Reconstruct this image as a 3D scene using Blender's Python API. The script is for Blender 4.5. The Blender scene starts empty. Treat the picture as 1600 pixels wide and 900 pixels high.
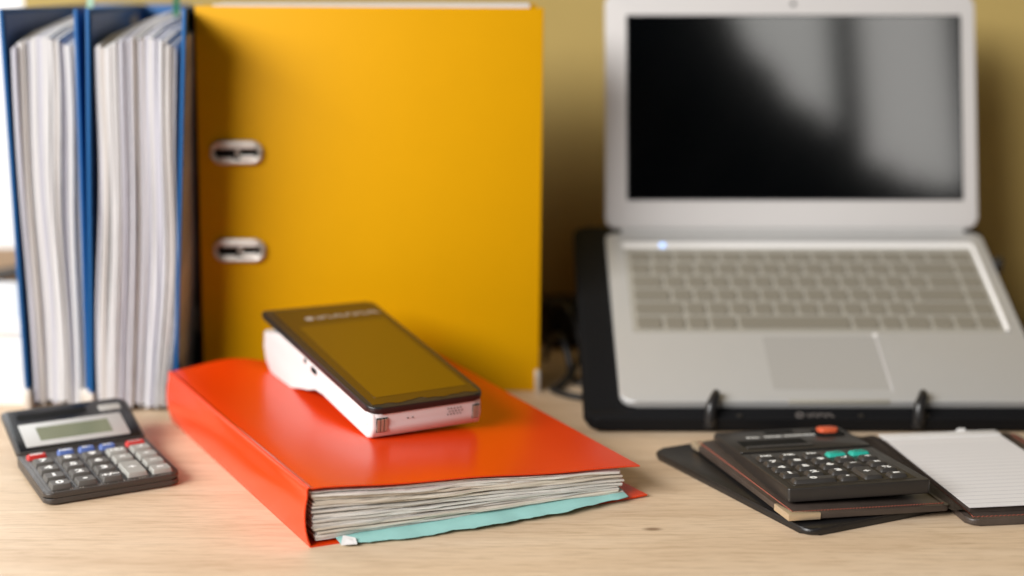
import bpy, bmesh, math, random
from mathutils import Vector, Matrix

# ------------------------------------------------------------------ camera, light, exposure
S = 0.001                                   # the scene is written in millimetres
sc = bpy.context.scene
col = sc.collection
rad = math.radians
random.seed(7)

cam_d = bpy.data.cameras.new('camera')
cam = bpy.data.objects.new('camera', cam_d)
col.objects.link(cam)
cam.location = (0, 0, 336 * S)
cam.rotation_euler = (rad(90 - 11.4), 0, 0)
cam_d.sensor_width = 36.0
cam_d.lens = 36.0 * 2360 / 1600
cam_d.clip_start = 0.02
cam_d.clip_end = 50
cam_d.dof.use_dof = True
cam_d.dof.focus_distance = 0.965
cam_d.dof.aperture_fstop = 2.4
cam_d.dof.aperture_blades = 9
sc.camera = cam

world = bpy.data.worlds.new('World')
sc.world = world
world.use_nodes = True
wbg = world.node_tree.nodes['Background']
wbg.inputs['Color'].default_value = (1.0, 0.94, 0.86, 1)
wbg.inputs['Strength'].default_value = 0.04


def area(name, loc, target, sx, sy, power, color):
    d = bpy.data.lights.new(name, 'AREA')
    d.shape = 'RECTANGLE'
    d.size, d.size_y = sx, sy
    d.energy = power
    d.color = color
    o = bpy.data.objects.new(name, d)
    col.objects.link(o)
    o.location = loc
    o.rotation_euler = (Vector(target) - Vector(loc)).to_track_quat('-Z', 'Y').to_euler()
    return o


# daylight from a window in front on the left; two far panes of the room behind the camera that the laptop screen mirrors
area('window_light', (-2.02, -0.88, 1.55), (-0.05, 1.12, 0.12), 2.50, 1.30, 160, (1.0, 0.985, 0.965))
area('room_pane_light', (0.795, -1.5, 1.70), (0.795, 0.0, 1.70), 0.31, 0.90, 3.0, (1.0, 0.985, 0.94))
area('room_pane_light', (1.175, -1.5, 1.68), (1.175, 0.0, 1.68), 0.27, 0.94, 2.8, (1.0, 0.975, 0.93))

sc.view_settings.view_transform = 'Standard'
sc.view_settings.look = 'None'
sc.view_settings.exposure = 0.19
sc.view_settings.gamma = 1.0
sc.cycles.max_bounces = 8
sc.cycles.use_denoising = True
sc.cycles.sample_clamp_indirect = 6


# ------------------------------------------------------------------ materials
def srgb(r, g, b):
    f = lambda c: (c / 12.92 if c <= 0.04045 else ((c + 0.055) / 1.055) ** 2.4)
    return (f(r / 255), f(g / 255), f(b / 255))


def P(name, base, rough=0.5, spec=0.5, metal=0.0, var=0.0, vscale=60, bump=0.0, bscale=900, coat=0.0, ior=1.5,
      rvar=0.0, sss=0.0):
    m = bpy.data.materials.new(name)
    m.use_nodes = True
    nt = m.node_tree
    b = nt.nodes['Principled BSDF']
    b.inputs['Base Color'].default_value = (*base, 1)
    b.inputs['Roughness'].default_value = rough
    b.inputs['Metallic'].default_value = metal
    b.inputs['Specular IOR Level'].default_value = spec
    b.inputs['IOR'].default_value = ior
    b.inputs['Coat Weight'].default_value = coat
    b.inputs['Coat Roughness'].default_value = 0.08
    tc = nt.nodes.new('ShaderNodeTexCoord')
    if var:
        n = nt.nodes.new('ShaderNodeTexNoise')
        n.inputs['Scale'].default_value = vscale
        n.inputs['Detail'].default_value = 5
        nt.links.new(tc.outputs['Object'], n.inputs['Vector'])
        mx = nt.nodes.new('ShaderNodeMix')
        mx.data_type = 'RGBA'
        mx.inputs['A'].default_value = (*[c * (1 - var) for c in base], 1)
        mx.inputs['B'].default_value = (*[min(1, c * (1 + var)) for c in base], 1)
        nt.links.new(n.outputs['Fac'], mx.inputs['Factor'])
        nt.links.new(mx.outputs['Result'], b.inputs['Base Color'])
    if rvar:
        n = nt.nodes.new('ShaderNodeTexNoise')
        n.inputs['Scale'].default_value = 45
        n.inputs['Detail'].default_value = 6
        nt.links.new(tc.outputs['Object'], n.inputs['Vector'])
        mr = nt.nodes.new('ShaderNodeMapRange')
        mr.inputs['To Min'].default_value = max(0.02, rough - rvar)
        mr.inputs['To Max'].default_value = rough + rvar
        nt.links.new(n.outputs['Fac'], mr.inputs['Value'])
        nt.links.new(mr.outputs['Result'], b.inputs['Roughness'])
    if bump:
        n = nt.nodes.new('ShaderNodeTexNoise')
        n.inputs['Scale'].default_value = bscale
        n.inputs['Detail'].default_value = 3
        nt.links.new(tc.outputs['Object'], n.inputs['Vector'])
        bp = nt.nodes.new('ShaderNodeBump')
        bp.inputs['Strength'].default_value = bump
        bp.inputs['Distance'].default_value = 0.0004
        nt.links.new(n.outputs['Fac'], bp.inputs['Height'])
        nt.links.new(bp.outputs['Normal'], b.inputs['Normal'])
    return m


def wood_material():
    m = bpy.data.materials.new('pale_oak')
    m.use_nodes = True
    nt = m.node_tree
    N, L = nt.nodes, nt.links
    b = N['Principled BSDF']
    tc = N.new('ShaderNodeTexCoord')

    def mapping(scale, rot=0.0):
        mp = N.new('ShaderNodeMapping')
        mp.inputs['Scale'].default_value = scale
        mp.inputs['Rotation'].default_value = (0, 0, rot)
        L.new(tc.outputs['Object'], mp.inputs['Vector'])
        return mp

    def noise(mp, scale, detail, rough=0.6, dist=0.0):
        n = N.new('ShaderNodeTexNoise')
        n.inputs['Scale'].default_value = scale
        n.inputs['Detail'].default_value = detail
        n.inputs['Roughness'].default_value = rough
        n.inputs['Distortion'].default_value = dist
        L.new(mp.outputs[0], n.inputs['Vector'])
        return n

    def ramp(src, stops):
        r = N.new('ShaderNodeValToRGB')
        r.color_ramp.elements[0].position, r.color_ramp.elements[0].color = stops[0][0], (*stops[0][1], 1)
        r.color_ramp.elements[1].position, r.color_ramp.elements[1].color = stops[-1][0], (*stops[-1][1], 1)
        for p, c in stops[1:-1]:
            e = r.color_ramp.elements.new(p)
            e.color = (*c, 1)
        L.new(src, r.inputs['Fac'])
        return r

    def mixc(fac, a, bcol, mode='MIX'):
        x = N.new('ShaderNodeMix')
        x.data_type = 'RGBA'
        x.blend_type = mode
        if isinstance(fac, (int, float)):
            x.inputs['Factor'].default_value = fac
        else:
            L.new(fac, x.inputs['Factor'])
        L.new(a, x.inputs['A'])
        L.new(bcol, x.inputs['B'])
        return x.outputs['Result']

    rot = rad(-3)
    broad = noise(mapping((2.2, 16, 1), rot), 2.0, 4, 0.6, 0.6)
    grain = noise(mapping((7, 120, 1), rot), 2.2, 7, 0.72, 0.4)
    fibre = noise(mapping((22, 330, 1), rot), 2.0, 4, 0.6)
    base = ramp(broad.outputs['Fac'], [(0.30, (0.61, 0.445, 0.295)), (0.5, (0.68, 0.515, 0.355)), (0.72, (0.73, 0.57, 0.41))])
    gr = ramp(grain.outputs['Fac'], [(0.30, (0.62, 0.54, 0.45)), (0.50, (1, 1, 1)), (1.0, (1.05, 1.05, 1.05))])
    c = mixc(0.60, base.outputs['Color'], gr.outputs['Color'], 'MULTIPLY')
    fr = ramp(fibre.outputs['Fac'], [(0.34, (0.80, 0.76, 0.70)), (0.5, (1, 1, 1))])
    c = mixc(0.8, c, fr.outputs['Color'], 'MULTIPLY')
    # knots of the wood, marks of the board itself
    for kx, ky, rr in ((0.0884, 0.900, 0.0042), (0.0700, 1.012, 0.0022), (-0.42, 0.86, 0.004)):
        mp = N.new('ShaderNodeMapping')
        mp.inputs['Location'].default_value = (-kx, -ky * 1.9, 0)
        mp.inputs['Scale'].default_value = (1.0, 1.9, 0)
        L.new(tc.outputs['Object'], mp.inputs['Vector'])
        ln = N.new('ShaderNodeVectorMath')
        ln.operation = 'LENGTH'
        L.new(mp.outputs[0], ln.inputs[0])
        wob = N.new('ShaderNodeMath')
        wob.operation = 'MULTIPLY_ADD'
        wob.inputs[1].default_value = 0.004
        L.new(broad.outputs['Fac'], wob.inputs[0])
        L.new(ln.outputs['Value'], wob.inputs[2])
        kr = N.new('ShaderNodeMapRange')
        kr.interpolation_type = 'SMOOTHSTEP'
        kr.inputs['From Min'].default_value = rr * 0.5 + 0.0018
        kr.inputs['From Max'].default_value = rr * 2.2 + 0.0018
        kr.inputs['To Min'].default_value = 0.88
        kr.inputs['To Max'].default_value = 0.0
        L.new(wob.outputs[0], kr.inputs['Value'])
        dark = N.new('ShaderNodeRGB')
        dark.outputs[0].default_value = (0.22, 0.13, 0.07, 1)
        c = mixc(kr.outputs['Result'], c, dark.outputs[0])
    L.new(c, b.inputs['Base Color'])
    b.inputs['Roughness'].default_value = 0.5
    b.inputs['Specular IOR Level'].default_value = 0.35
    bp = N.new('ShaderNodeBump')
    bp.inputs['Strength'].default_value = 0.25
    bp.inputs['Distance'].default_value = 0.0003
    L.new(fibre.outputs['Fac'], bp.inputs['Height'])
    L.new(bp.outputs['Normal'], b.inputs['Normal'])
    return m


def sheets_material(name, light, dark, axis='x', scale=900):
    """Paper seen edge-on: fine uneven lines of single sheets."""
    m = bpy.data.materials.new(name)
    m.use_nodes = True
    nt = m.node_tree
    b = nt.nodes['Principled BSDF']
    tc = nt.nodes.new('ShaderNodeTexCoord')
    mp = nt.nodes.new('ShaderNodeMapping')
    mp.inputs['Scale'].default_value = (scale, 4, 4) if axis == 'x' else (6, 6, scale)
    nt.links.new(tc.outputs['Object'], mp.inputs['Vector'])
    n = nt.nodes.new('ShaderNodeTexNoise')
    n.inputs['Scale'].default_value = 1.0
    n.inputs['Detail'].default_value = 3
    nt.links.new(mp.outputs[0], n.inputs['Vector'])
    r = nt.nodes.new('ShaderNodeValToRGB')
    r.color_ramp.elements[0].position = 0.33
    r.color_ramp.elements[1].position = 0.60
    r.color_ramp.elements[0].color = (*dark, 1)
    r.color_ramp.elements[1].color = (*light, 1)
    nt.links.new(n.outputs['Fac'], r.inputs['Fac'])
    nt.links.new(r.outputs['Color'], b.inputs['Base Color'])
    b.inputs['Roughness'].default_value = 0.8
    b.inputs['Specular IOR Level'].default_value = 0.2
    bp = nt.nodes.new('ShaderNodeBump')
    bp.inputs['Strength'].default_value = 0.5
    bp.inputs['Distance'].default_value = 0.0006
    nt.links.new(n.outputs['Fac'], bp.inputs['Height'])
    nt.links.new(bp.outputs['Normal'], b.inputs['Normal'])
    return m


def ruled_material():
    """Note paper with printed grey lines across it (object space, y along the sheet)."""
    m = bpy.data.materials.new('ruled_paper')
    m.use_nodes = True
    nt = m.node_tree
    b = nt.nodes['Principled BSDF']
    tc = nt.nodes.new('ShaderNodeTexCoord')
    sp = nt.nodes.new('ShaderNodeSeparateXYZ')
    nt.links.new(tc.outputs['Object'], sp.inputs[0])
    mul = nt.nodes.new('ShaderNodeMath')
    mul.operation = 'MULTIPLY'
    mul.inputs[1].default_value = 1 / 0.0072
    nt.links.new(sp.outputs['Y'], mul.inputs[0])
    fr = nt.nodes.new('ShaderNodeMath')
    fr.operation = 'FRACT'
    nt.links.new(mul.outputs[0], fr.inputs[0])
    lt = nt.nodes.new('ShaderNodeMath')
    lt.operation = 'LESS_THAN'
    lt.inputs[1].default_value = 0.07
    nt.links.new(fr.outputs[0], lt.inputs[0])
    top = nt.nodes.new('ShaderNodeMath')
    top.operation = 'LESS_THAN'
    top.inputs[1].default_value = 0.133
    nt.links.new(sp.outputs['Y'], top.inputs[0])
    an = nt.nodes.new('ShaderNodeMath')
    an.operation = 'MULTIPLY'
    nt.links.new(lt.outputs[0], an.inputs[0])
    nt.links.new(top.outputs[0], an.inputs[1])
    mx = nt.nodes.new('ShaderNodeMix')
    mx.data_type = 'RGBA'
    mx.inputs['A'].default_value = (0.74, 0.72, 0.72, 1)
    mx.inputs['B'].default_value = (0.45, 0.43, 0.46, 1)
    nt.links.new(an.outputs[0], mx.inputs['Factor'])
    nt.links.new(mx.outputs['Result'], b.inputs['Base Color'])
    b.inputs['Roughness'].default_value = 0.75
    b.inputs['Specular IOR Level'].default_value = 0.25
    return m


def perforated_material():
    """Black sheet metal punched with small round holes (relief too fine to model)."""
    m = P('perforated_black', (0.008, 0.008, 0.009), 0.6, 0.08)
    nt = m.node_tree
    b = nt.nodes['Principled BSDF']
    tc = nt.nodes.new('ShaderNodeTexCoord')
    v = nt.nodes.new('ShaderNodeTexVoronoi')
    v.inputs['Scale'].default_value = 260
    v.inputs['Randomness'].default_value = 0.0
    nt.links.new(tc.outputs['Object'], v.inputs['Vector'])
    r = nt.nodes.new('ShaderNodeValToRGB')
    r.color_ramp.elements[0].position = 0.30
    r.color_ramp.elements[1].position = 0.42
    r.color_ramp.elements[0].color = (0.003, 0.003, 0.003, 1)
    r.color_ramp.elements[1].color = (0.009, 0.009, 0.010, 1)
    nt.links.new(v.outputs['Distance'], r.inputs['Fac'])
    nt.links.new(r.outputs['Color'], b.inputs['Base Color'])
    return m


def glow_material(name, color, strength):
    m = bpy.data.materials.new(name)
    m.use_nodes = True
    b = m.node_tree.nodes['Principled BSDF']
    b.inputs['Base Color'].default_value = (*color, 1)
    b.inputs['Emission Color'].default_value = (*color, 1)
    b.inputs['Emission Strength'].default_value = strength
    return m


M = {}
M['wood'] = wood_material()
M['wall'] = P('khaki_wall', (0.42, 0.31, 0.11), 0.9, 0.15, var=0.06, vscale=14, bump=0.3, bscale=500)
M['white_paint'] = P('white_paint', (0.80, 0.79, 0.77), 0.5, var=0.03)
M['brown_wall'] = P('brown_lower_wall', (0.36, 0.25, 0.16), 0.8, 0.2, var=0.08, vscale=9)
M['outside'] = glow_material('bright_overcast_outside', (0.93, 0.97, 1.0), 1.15)
M['yellow'] = P('yellow_board', (0.63, 0.312, 0.0003), 0.52, 0.10, var=0.025, vscale=30, bump=0.10, bscale=1400)
M['black_board'] = P('black_board', (0.010, 0.010, 0.012), 0.6, 0.2)
M['blue'] = P('blue_board', (0.010, 0.105, 0.31), 0.5, 0.25, var=0.05, bump=0.08, bscale=1500)
M['blue_in'] = P('blue_lining', (0.035, 0.085, 0.22), 0.45, 0.4, var=0.06)
M['steel'] = P('bright_steel', (0.66, 0.62, 0.57), 0.42, 0.5, 0.6, rvar=0.08)
M['dark'] = P('dark_hollow', (0.006, 0.006, 0.006), 0.8, 0.2)
M['label'] = P('grey_spine_label', (0.10, 0.10, 0.105), 0.7, 0.2, var=0.05)
M['red'] = P('red_polypropylene', (0.74, 0.046, 0.0015), 0.27, 0.40)
M['red_in'] = P('red_cover_inside', (0.42, 0.012, 0.008), 0.35, 0.45)
M['teal_paper'] = P('teal_paper', (0.30, 0.56, 0.53), 0.75, 0.2, var=0.08, vscale=90)
M['white_plastic'] = P('white_plastic', (0.76, 0.75, 0.745), 0.38, 0.45, var=0.012, bump=0.03, bscale=2500)
M['black_plastic'] = P('black_plastic', (0.016, 0.015, 0.015), 0.30, 0.5, rvar=0.06)
M['bezel_glass'] = P('bezel_glass', (0.010, 0.006, 0.005), 0.10, 0.5, ior=1.85, rvar=0.03)
M['pos_screen'] = P('unlit_display', (0.012, 0.008, 0.002), 0.06, 0.5, ior=2.9, rvar=0.015)
M['gold_contact'] = P('contact_metal', (0.50, 0.36, 0.27), 0.5, 0.5, 0.4)
M['grey_print'] = P('grey_print', (0.42, 0.38, 0.35), 0.5)
M['emblem_print'] = P('emblem_print', (0.16, 0.14, 0.13), 0.5)
M['calc_body'] = P('charcoal_plastic', (0.050, 0.042, 0.037), 0.42, 0.5, var=0.12, vscale=120, bump=0.06, bscale=2500, rvar=0.07)
M['calc_face'] = P('black_faceplate', (0.010, 0.011, 0.013), 0.22, 0.5, rvar=0.07)
M['calc_panel'] = P('silver_panel', (0.50, 0.49, 0.47), 0.42, 0.4, var=0.03)
M['lcd'] = P('lcd_green', (0.185, 0.20, 0.125), 0.18, 0.5, var=0.08, vscale=50)
M['key_dark'] = P('charcoal_key', (0.100, 0.092, 0.082), 0.5, 0.45, var=0.10, vscale=300, bump=0.05, bscale=3000)
M['key_grey'] = P('grey_key', (0.33, 0.32, 0.29), 0.5, 0.4, var=0.06, vscale=300)
M['key_red'] = P('red_key', (0.55, 0.025, 0.02), 0.42, 0.45)
M['key_blue'] = P('blue_key', (0.10, 0.16, 0.42), 0.42, 0.45)
M['key_black'] = P('black_key', (0.036, 0.032, 0.029), 0.42, 0.5, var=0.15, vscale=300, rvar=0.08)
M['key_teal'] = P('teal_key', (0.02, 0.36, 0.28), 0.42, 0.45)
M['key_orange'] = P('orange_key', (0.68, 0.11, 0.04), 0.5, 0.45)
M['white_print'] = P('white_print', (0.82, 0.82, 0.80), 0.55, 0.3)
M['pale_print'] = P('pale_print', (0.46, 0.45, 0.42), 0.55, 0.3)
M['calc_black'] = P('black_calculator_shell', (0.024, 0.021, 0.019), 0.36, 0.5, var=0.15, vscale=90, bump=0.05, bscale=2600, rvar=0.08)
M['leather'] = P('brown_black_leather', (0.058, 0.043, 0.035), 0.40, 0.5, var=0.38, vscale=70, bump=0.45, bscale=1300, rvar=0.1)
M['leather_black'] = P('black_leather', (0.012, 0.011, 0.011), 0.36, 0.5, var=0.2, vscale=110, bump=0.35, bscale=1100, rvar=0.1)
M['thread'] = P('rust_thread', (0.25, 0.075, 0.05), 0.8, 0.2)
M['brass'] = P('brass_corner', (0.74, 0.60, 0.42), 0.42, 0.5, 0.7, rvar=0.1)
M['ruled'] = ruled_material()
M['paper'] = P('white_paper', (0.74, 0.72, 0.71), 0.8, 0.2, var=0.02)
M['paper_cool'] = P('cool_paper', (0.66, 0.67, 0.73), 0.8, 0.2, var=0.03)
M['pad'] = P('touchpad_surface', (0.43, 0.42, 0.405), 0.4, 0.4, 0.2)
M['alu'] = P('silver_aluminium', (0.535, 0.53, 0.522), 0.42, 0.5, 0.35, var=0.015, bump=0.03, bscale=3000)
M['lid_frame'] = P('silver_bezel', (0.56, 0.54, 0.53), 0.45, 0.4, var=0.015)
M['laptop_key'] = P('taupe_key', (0.225, 0.205, 0.165), 0.5, 0.4, var=0.03)
M['tray'] = P('keyboard_tray', (0.36, 0.34, 0.295), 0.45, 0.4)
M['rim'] = P('white_highlight', (0.86, 0.84, 0.82), 0.3, 0.5)  # near-white, paints highlights on the laptop deck
M['screen'] = P('black_screen_glass', (0.0008, 0.0012, 0.0015), 0.075, 0.5, ior=1.72)
M['led'] = glow_material('blue_led', (0.40, 0.60, 1.0), 1.2)
M['stand'] = P('stand_plastic', (0.005, 0.005, 0.006), 0.5, 0.3)
M['perf'] = perforated_material()
M['cable'] = P('black_cable', (0.010, 0.010, 0.011), 0.45)
M['tab_green'] = P('green_tab', (0.42, 0.62, 0.45), 0.6, 0.3)
M['tab_dark'] = P('dark_green_tab', (0.03, 0.16, 0.08), 0.6, 0.3)
M['blocker_dark'] = P('dark_blocker', (0.03, 0.025, 0.022), 0.9, 0.1, var=0.2)  # for the added blocker sheet behind the camera
M['sheet_white'] = sheets_material('sheets_white', (0.61, 0.61, 0.62), (0.46, 0.45, 0.46))
M['sheet_cool'] = sheets_material('sheets_cool', (0.52, 0.52, 0.58), (0.37, 0.37, 0.43))
M['sheet_warm'] = sheets_material('sheets_warm', (0.56, 0.53, 0.51), (0.41, 0.38, 0.36))
M['page_white'] = sheets_material('pages_white', (0.82, 0.80, 0.77), (0.60, 0.56, 0.52), 'z', 1500)
M['page_cream'] = sheets_material('pages_cream', (0.76, 0.70, 0.61), (0.48, 0.41, 0.34), 'z', 1500)
M['page_grey'] = sheets_material('pages_grey', (0.74, 0.71, 0.67), (0.46, 0.43, 0.40), 'z', 1500)


# ------------------------------------------------------------------ builders (all in millimetres)
def link(name, me, mat, parent=None, loc=None, rot=None, smooth=40):
    o = bpy.data.objects.new(name, me)
    col.objects.link(o)
    if mat is not None and not me.materials:
        me.materials.append(mat)
    if smooth:
        me.polygons.foreach_set('use_smooth', [True] * len(me.polygons))
        me.set_sharp_from_angle(angle=rad(smooth))
    if parent is not None:
        o.parent = parent
    if loc is not None:
        o.location = Vector(loc) * S
    if rot is not None:
        o.rotation_euler = rot
    return o


def from_bm(name, bm, mat, parent=None, loc=None, rot=None, smooth=40):
    bmesh.ops.recalc_face_normals(bm, faces=bm.faces)
    bmesh.ops.scale(bm, vec=(S, S, S), verts=bm.verts)
    me = bpy.data.meshes.new(name)
    bm.to_mesh(me)
    bm.free()
    return link(name, me, mat, parent, loc, rot, smooth)


def tag(o, label, cat, group=None, kind=None):
    if label:
        o['label'] = label
    if cat:
        o['category'] = cat
    if group:
        o['group'] = group
    if kind:
        o['kind'] = kind
    return o


def thing(name, label, cat, loc=(0, 0, 0), rot=(0, 0, 0), group=None):
    o = bpy.data.objects.new(name, None)
    o.empty_display_size = 0.02
    col.objects.link(o)
    o.location = Vector(loc) * S
    o.rotation_euler = rot
    return tag(o, label, cat, group)


def add_prism(bm, loop, z0, z1, bevel=0.0, segs=2, bottom_too=True):
    """Closed prism over a plan loop, its top (and bottom) rim bevelled."""
    vb = [bm.verts.new((x, y, z0)) for x, y in loop]
    vt = [bm.verts.new((x, y, z1)) for x, y in loop]
    n = len(loop)
    fb = bm.faces.new(vb[::-1])
    ft = bm.faces.new(vt)
    for i in range(n):
        bm.faces.new((vb[i], vb[(i + 1) % n], vt[(i + 1) % n], vt[i]))
    if bevel:
        ed = list(ft.edges) + (list(fb.edges) if bottom_too else [])
        bmesh.ops.bevel(bm, geom=ed, offset=bevel, segments=segs, profile=0.5, affect='EDGES', clamp_overlap=True)


def rounded(x0, x1, y0, y1, r=2.0, seg=5):
    if not isinstance(r, (tuple, list)) and r <= 0:
        return [(x0, y0), (x1, y0), (x1, y1), (x0, y1)]
    rs = r if isinstance(r, (tuple, list)) else (r,) * 4       # corners: x0y0, x1y0, x1y1, x0y1
    out = []
    for (cx, cy, a0), rr in zip(((x0, y0, 180), (x1, y0, 270), (x1, y1, 0), (x0, y1, 90)), rs):
        px = cx + rr if cx == x0 else cx - rr
        py = cy + rr if cy == y0 else cy - rr
        for k in range(seg + 1):
            a = rad(a0 + 90 * k / seg)
            out.append((px + rr * math.cos(a), py + rr * math.sin(a)))
    return out


def plate(name, x0, x1, y0, y1, z0, z1, mat, parent=None, r=2.0, bevel=0.5, loc=None, rot=None, segs=2, seg=5, smooth=40):
    bm = bmesh.new()
    add_prism(bm, rounded(x0, x1, y0, y1, r, seg), z0, z1, bevel, segs)
    return from_bm(name, bm, mat, parent, loc, rot, smooth)


def add_box(bm, x0, x1, y0, y1, z0, z1):
    add_prism(bm, [(x0, y0), (x1, y0), (x1, y1), (x0, y1)], z0, z1)


def add_hull8(bm, pts):
    """Box from eight corner points: four of one face in order, then the opposite four."""
    v = [bm.verts.new(p) for p in pts]
    for f in ((3, 2, 1, 0), (4, 5, 6, 7), (0, 1, 5, 4), (1, 2, 6, 5), (2, 3, 7, 6), (3, 0, 4, 7)):
        bm.faces.new([v[i] for i in f])


def panel(name, a, b, c, d, t, mat, parent=None, bevel=0.6):
    """A board of thickness t over the quad a-b-c-d."""
    a, b, c, d = map(Vector, (a, b, c, d))
    n = (b - a).cross(d - a).normalized() * t
    bm = bmesh.new()
    add_hull8(bm, [a, b, c, d, a + n, b + n, c + n, d + n])
    bmesh.ops.recalc_face_normals(bm, faces=bm.faces)
    if bevel:
        bmesh.ops.bevel(bm, geom=list(bm.edges), offset=bevel, segments=2, profile=0.5, affect='EDGES')
    return from_bm(name, bm, mat, parent)


def add_tube(bm, pts, r, seg=8):
    pts = [Vector(p) for p in pts]
    rings = []
    for i, p in enumerate(pts):
        t = (pts[min(i + 1, len(pts) - 1)] - pts[max(i - 1, 0)]).normalized()
        u = t.cross(Vector((0, 0, 1)))
        if u.length < 1e-3:
            u = t.cross(Vector((1, 0, 0)))
        u.normalize()
        v = t.cross(u)
        rr = r[i] if isinstance(r, (list, tuple)) else r
        rings.append([bm.verts.new(p + (u * math.cos(a) + v * math.sin(a)) * rr)
                      for a in [2 * math.pi * k / seg for k in range(seg)]])
    for A, B in zip(rings, rings[1:]):
        for k in range(seg):
            bm.faces.new((A[k], A[(k + 1) % seg], B[(k + 1) % seg], B[k]))
    bm.faces.new(rings[0][::-1])
    bm.faces.new(rings[-1])


def tube(name, pts, r, mat, parent=None, seg=8):
    bm = bmesh.new()
    add_tube(bm, pts, r, seg)
    return from_bm(name, bm, mat, parent, smooth=60)


def spline(pts, n=8):
    """Catmull-Rom through the points."""
    P_ = [Vector(p) for p in pts]
    P_ = [2 * P_[0] - P_[1]] + P_ + [2 * P_[-1] - P_[-2]]
    out = []
    for i in range(1, len(P_) - 2):
        for k in range(n):
            t = k / n
            a, b, c, d = P_[i - 1:i + 3]
            out.append(0.5 * ((2 * b) + (c - a) * t + (2 * a - 5 * b + 4 * c - d) * t * t + (3 * b - a - 3 * c + d) * t ** 3))
    out.append(P_[-2])
    return out


_text_cache = {}


def lettering(name, body, size, x, y, z, mat, parent=None, rotz=0.0, rot=None, align='CENTER', depth=0.12, bold=0.0, sx=1.0):
    """Printed characters as thin raised meshes, centred on (x, y)."""
    key = (body, size, depth, bold, align, sx, mat.name)
    me = _text_cache.get(key)
    if me is None:
        cu = bpy.data.curves.new(name, 'FONT')
        cu.body = body
        cu.size = size * S
        cu.align_x = align
        cu.align_y = 'CENTER'
        cu.extrude = depth * 0.5 * S
        cu.offset = bold * S
        cu.resolution_u = 3
        t = bpy.data.objects.new(name, cu)
        col.objects.link(t)
        dg = bpy.context.evaluated_depsgraph_get()
        me = bpy.data.meshes.new_from_object(t.evaluated_get(dg))
        bpy.data.objects.remove(t)
        bpy.data.curves.remove(cu)
        me.materials.clear()
        me.materials.append(mat)
        if sx != 1.0:
            for v in me.vertices:
                v.co.x *= sx
        _text_cache[key] = me
    o = bpy.data.objects.new(name, me)
    col.objects.link(o)
    if parent is not None:
        o.parent = parent
    o.location = Vector((x, y, z)) * S
    o.rotation_euler = rot if rot is not None else (0, 0, rotz)
    return o


# ------------------------------------------------------------------ the setting
bm = bmesh.new()
add_box(bm, -900, 1100, 250, 1474, -30, 0)
tag(from_bm('table_surface', bm, M['wood'], smooth=0), 'pale oak desk surface', None, kind='structure')

bm = bmesh.new()
add_box(bm, -468, 1500, 1475, 1560, -700, 1500)
tag(from_bm('wall', bm, M['wall'], smooth=0), 'khaki wall behind the desk', None, kind='structure')
bm = bmesh.new()
add_box(bm, -2200, -468.5, 1479, 1560, -700, 78)
tag(from_bm('lower_wall', bm, M['brown_wall'], smooth=0), 'brown wall below the window', None, kind='structure')

win = thing('window', 'bright white framed window at the left edge behind the blue binders', 'window', (-1176, 1515, 78))
bm = bmesh.new()
add_box(bm, -900, 706, -36, 4, 0, 34)
add_box(bm, -900, 706, -36, 4, 1280, 1330)
add_box(bm, 668, 706, -35.5, 3.5, 34, 1280)
add_box(bm, -20, 20, -35, 3, 34, 1280)
from_bm('window_frame', bm, M['white_paint'], win, smooth=0)
bm = bmesh.new()
add_box(bm, -900, 668, 6, 10, 20, 1290)
from_bm('pane', bm, M['outside'], win, smooth=0)
tag(tube('cord', spline([(-600, 1470, 10), (-560, 1468, 38), (-515, 1466, 52), (-470, 1465, 60), (-400, 1466, 62)], 8), 5, M['cable']),
    'dark cord hanging against the brown wall below the window', 'cord')

# white box of paper beyond the blue binders, at the left edge
bx = thing('storage_box', 'plain white box at the left edge behind the blue binders', 'box', (-460, 1186, 0))
plate('box_body', -60, 66, 0, 150, 0, 58, M['white_paint'], bx, r=2, bevel=0.8)
plate('box_lid', -62, 68, -2, 152, 58.4, 72, M['white_paint'], bx, r=2, bevel=1.2)


# ------------------------------------------------------------------ blue lever arch binders
def paper_bundle(parent, x0, x1, xb0, xb1, top, bow, y0, mat, droop=16, depth=205, bottom=6, wave=0.0, ph=0.0, pinch=0.0):
    """A sheaf of sheets standing on edge: its front follows a curve from foot (xb) to head (x)."""
    nz, ny = 22, 5
    bm = bmesh.new()
    G = {}
    for i in range(nz + 1):
        t = i / nz
        bend = bow * math.sin(math.pi * t) + wave * math.sin(2 * math.pi * (1.3 * t + ph))
        for j in range(ny + 1):
            s = j / ny
            zt = top + droop * s - 3.5 * max(0, 1 - s * 5)
            z = bottom + (zt - bottom) * t
            fr = y0 + s * depth + 1.6 * math.sin(5 * t + ph * 9) * (1 - s) + (2.5 * (t - 0.5) ** 2) * (1 - s)
            damp = 1 - 0.75 * s
            for k, (xt, xb) in enumerate(((x0, xb0), (x1, xb1))):
                G[i, j, k] = bm.verts.new((xb + (xt - xb) * t + bend * damp + (pinch * math.sin(math.pi * t) ** 2 if k else 0), fr, z))
    q = lambda *v: bm.faces.new(v)
    for i in range(nz):
        for j in range(ny):
            q(G[i, j, 0], G[i, j + 1, 0], G[i + 1, j + 1, 0], G[i + 1, j, 0])
            q(G[i, j, 1], G[i + 1, j, 1], G[i + 1, j + 1, 1], G[i, j + 1, 1])
        q(G[i, 0, 0], G[i + 1, 0, 0], G[i + 1, 0, 1], G[i, 0, 1])
        q(G[i, ny, 0], G[i, ny, 1], G[i + 1, ny, 1], G[i + 1, ny, 0])
    for j in range(ny):
        q(G[0, j, 0], G[0, j, 1], G[0, j + 1, 1], G[0, j + 1, 0])
        q(G[nz, j, 0], G[nz, j + 1, 0], G[nz, j + 1, 1], G[nz, j, 1])
    return from_bm('paper_bundle', bm, mat, parent, smooth=50)


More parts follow.
